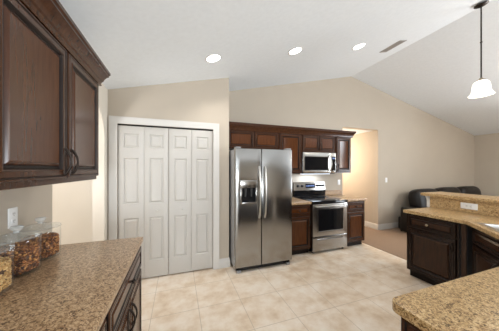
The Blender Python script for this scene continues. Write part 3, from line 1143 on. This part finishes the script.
def filling(label, cat, name, x, y, mat, r, h, n, size):
    bm = B()
    rnd = random.Random(int(y * 1000))
    lathe(bm, [(0, 0.012), (r - 0.012, 0.012), (r - 0.010, 0.02), (r - 0.010, h - 0.012), (r * 0.5, h - 0.004), (0, h - 0.002)], (0, 0, 0), 24)
    for fc in bm.faces:
        fc.material_index = 1
    for k in range(n):
        if k < n * 0.72:
            a = rnd.uniform(0, 2 * PI)
            p = Vector(((r - 0.008) * math.cos(a), (r - 0.008) * math.sin(a), rnd.uniform(0.016, h)))
        else:
            a = rnd.uniform(0, 2 * PI)
            q = (r - 0.010) * math.sqrt(rnd.random())
            p = Vector((q * math.cos(a), q * math.sin(a), h - 0.006 + rnd.uniform(0, 0.010)))
        s = size * rnd.uniform(0.6, 1.2)
        m = Matrix.Translation(p) @ Matrix.Rotation(rnd.uniform(0, 6.3), 4, Vector((rnd.uniform(-1, 1), rnd.uniform(-1, 1), rnd.uniform(-1, 1))).normalized()) @ Matrix.Diagonal((s, s * rnd.uniform(0.5, 0.9), s * rnd.uniform(0.35, 0.6), 1))
        bmesh.ops.create_icosphere(bm, subdivisions=1, radius=0.5, matrix=m)
    o = link(name, bm, mat)
    o.data.materials.append(M['crumb'])
    o.location = (x, y, 0.9145)
    tag(o, label, cat, None, 'stuff')
    return o


JX = -0.828
for (y, lab, fl, nm, mt, hh) in ((1.255, 'glass jar of pale cereal, nearest the camera', 'pale golden cereal inside the nearest glass jar', 'cereal', M['nuts'], 0.130),
                                 (1.463, 'glass jar of brown granola in the middle of three jars', 'brown granola inside the middle glass jar', 'granola', M['granola'], 0.140),
                                 (1.668, 'glass jar of brown granola at the far end by the wall edge', 'brown granola inside the jar by the wall edge', 'granola', M['granola'], 0.128)):
    jar(lab, JX, y)
    filling(fl, 'cereal', nm, JX, y, mt, 0.0895, hh, 1500, 0.016)

# ------------------------------------------------------------------ sofa
SX0, SXW, SYB = 4.93, 3.40, 3.55
t = thing('sofa', 'long dark leather sofa against the gable wall beyond the bar', 'sofa', (SX0, 2.56, 0.006))
D = 0.96
bm = B()
box(bm, 0.05, SXW - 0.05, 0.06, D - 0.06, 0.05, 0.34, 0.03, 3)
link('frame', bm, M['leather'], t, 50)
for xx in (0.0, SXW - 0.34):
    bm = B()
    box(bm, xx, xx + 0.34, 0.02, 0.82, 0.02, 0.585, 0.05, 4)
    link('arm', bm, M['leather'], t, 50)
sw_ = (SXW - 0.70) / 3
for k in range(3):
    cx = 0.38 + sw_ * (k + 0.5)
    bm = B()
    superbox(bm, (cx, 0.34, 0.42), (sw_ / 2 - 0.004, 0.33, 0.10), 0.4)
    link('seat_cushion', bm, M['leather'], t, 80)
    bm = B()
    superbox(bm, (cx, 0.78, 0.70), (sw_ / 2 - 0.002, 0.16, 0.29 + (0.014 if k else 0.0)), 0.55, tilt=-0.14)
    bc = link('back_cushion', bm, M['leather'], t, 80)
for xx in (0.10, SXW - 0.10):
    for yy in (0.12, D - 0.12):
        bm = B()
        lathe(bm, [(0.022, 0.0), (0.028, 0.05)], (xx, yy, 0.0), 12)
        link('leg', bm, M['toe'], t)

# ------------------------------------------------------------------ ceiling fixtures
def slope_rot(x):
    return (0, -math.atan(SL), 0) if x < RX else (0, math.atan(SR), 0)


def downlight(x, y, label):
    t = bpy.data.objects.new('recessed_light', None)
    C.objects.link(t)
    t.location = (x, y, top(x) - 0.001)
    t.rotation_euler = slope_rot(x)
    tag(t, label, 'ceiling light', 'recessed lights in the vaulted ceiling')
    bm = B()
    lathe(bm, [(0.080, 0.0), (0.095, 0.0), (0.094, -0.003), (0.087, -0.006), (0.080, -0.004)], (0, 0, 0), 32, 'z', True)
    link('trim_ring', bm, M['white'], t, 40)
    bm = B()
    lathe(bm, [(0, -0.0005), (0.0795, -0.0005), (0.078, -0.005), (0.04, -0.008), (0, -0.009)], (0, 0, 0), 28)
    link('lens', bm, M['lens'], t, 40)
    l = lamp('recessed_lamp', 'SPOT', (0, 0, -0.02), 34, (1.0, 0.965, 0.92), (0, 0, 0), 0.06, spot_size=2.5, spot_blend=0.6)
    l.parent = t


downlight(0.392, 2.412, 'round recessed ceiling light over the closet doors')
downlight(1.466, 2.356, 'round recessed ceiling light over the refrigerator')
downlight(2.546, 2.338, 'round recessed ceiling light nearest the grey ceiling vent')

t = bpy.data.objects.new('ceiling_vent', None)
C.objects.link(t)
t.location = (3.338, 2.40, top(3.338) - 0.001)
t.rotation_euler = slope_rot(3.3)
tag(t, 'grey metal air vent in the ceiling beside the ridge', 'vent')
bm = B()
hx, hy = 0.080, 0.175
for a in ((-hx, hx, -hy, -hy + 0.02), (-hx, hx, hy - 0.02, hy), (-hx, -hx + 0.02, -hy + 0.0205, hy - 0.0205), (hx - 0.02, hx, -hy + 0.0205, hy - 0.0205)):
    box(bm, *a, -0.008, 0, 0.002)
link('frame', bm, M['ventm'], t)
bm = B()
for k in range(9):
    xx = -hx + 0.028 + k * 0.013
    prism(bm, [(xx, -hy + 0.021, -0.001), (xx + 0.010, -hy + 0.021, -0.007), (xx + 0.011, -hy + 0.021, -0.006), (xx + 0.001, -hy + 0.021, 0)], (0, 2 * hy - 0.042, 0))
link('louvers', bm, M['ventm'], t)

# pendant over the bar
PX, PY = 3.60, 1.465
zc = top(PX)
t = thing('pendant_light', 'hanging pendant light with lit white bell shade over the bar', 'pendant light', (PX, PY, zc))
bm = B()
lathe(bm, [(0, -0.0015), (0.066, -0.0015), (0.066, -0.012), (0.050, -0.024), (0.020, -0.034), (0, -0.035)], (0, 0, 0), 28)
bmesh.ops.transform(bm, matrix=Matrix.Translation((0, 0, -0.014)) @ Matrix.Rotation(-math.atan(SL), 4, 'Y'), verts=bm.verts)
link('canopy', bm, M['bronze'], t, 40)
bm = B()
tube(bm, [(0, 0, -0.045), (0, 0, -0.50), (0, 0, -0.945)], 0.0075, 10)
lathe(bm, [(0.010, -0.50), (0.012, -0.497), (0.012, -0.490), (0.010, -0.487)], (0, 0, 0), 12)
link('rod', bm, M['bronze'], t, 50)
bm = B()
lathe(bm, [(0, -0.940), (0.014, -0.942), (0.022, -0.955), (0.040, -0.968), (0.042, -0.978), (0, -0.979)], (0, 0, 0), 20)
link('socket_cap', bm, M['nickel'], t, 40)
bm = B()
S = [(0.040, -0.980), (0.058, -0.990), (0.074, -1.015), (0.080, -1.050), (0.083, -1.090), (0.092, -1.125), (0.110, -1.150), (0.118, -1.158)]
lathe(bm, S + [(rr - 0.004, zz - 0.0005) for rr, zz in reversed(S)], (0, 0, 0), 32, 'z', True)
link('shade', bm, M['shade'], t, 60)
pl = lamp('pendant_lamp', 'POINT', (0, 0, -1.12), 6, (1.0, 0.90, 0.76), size=0.03)
pl.parent = t
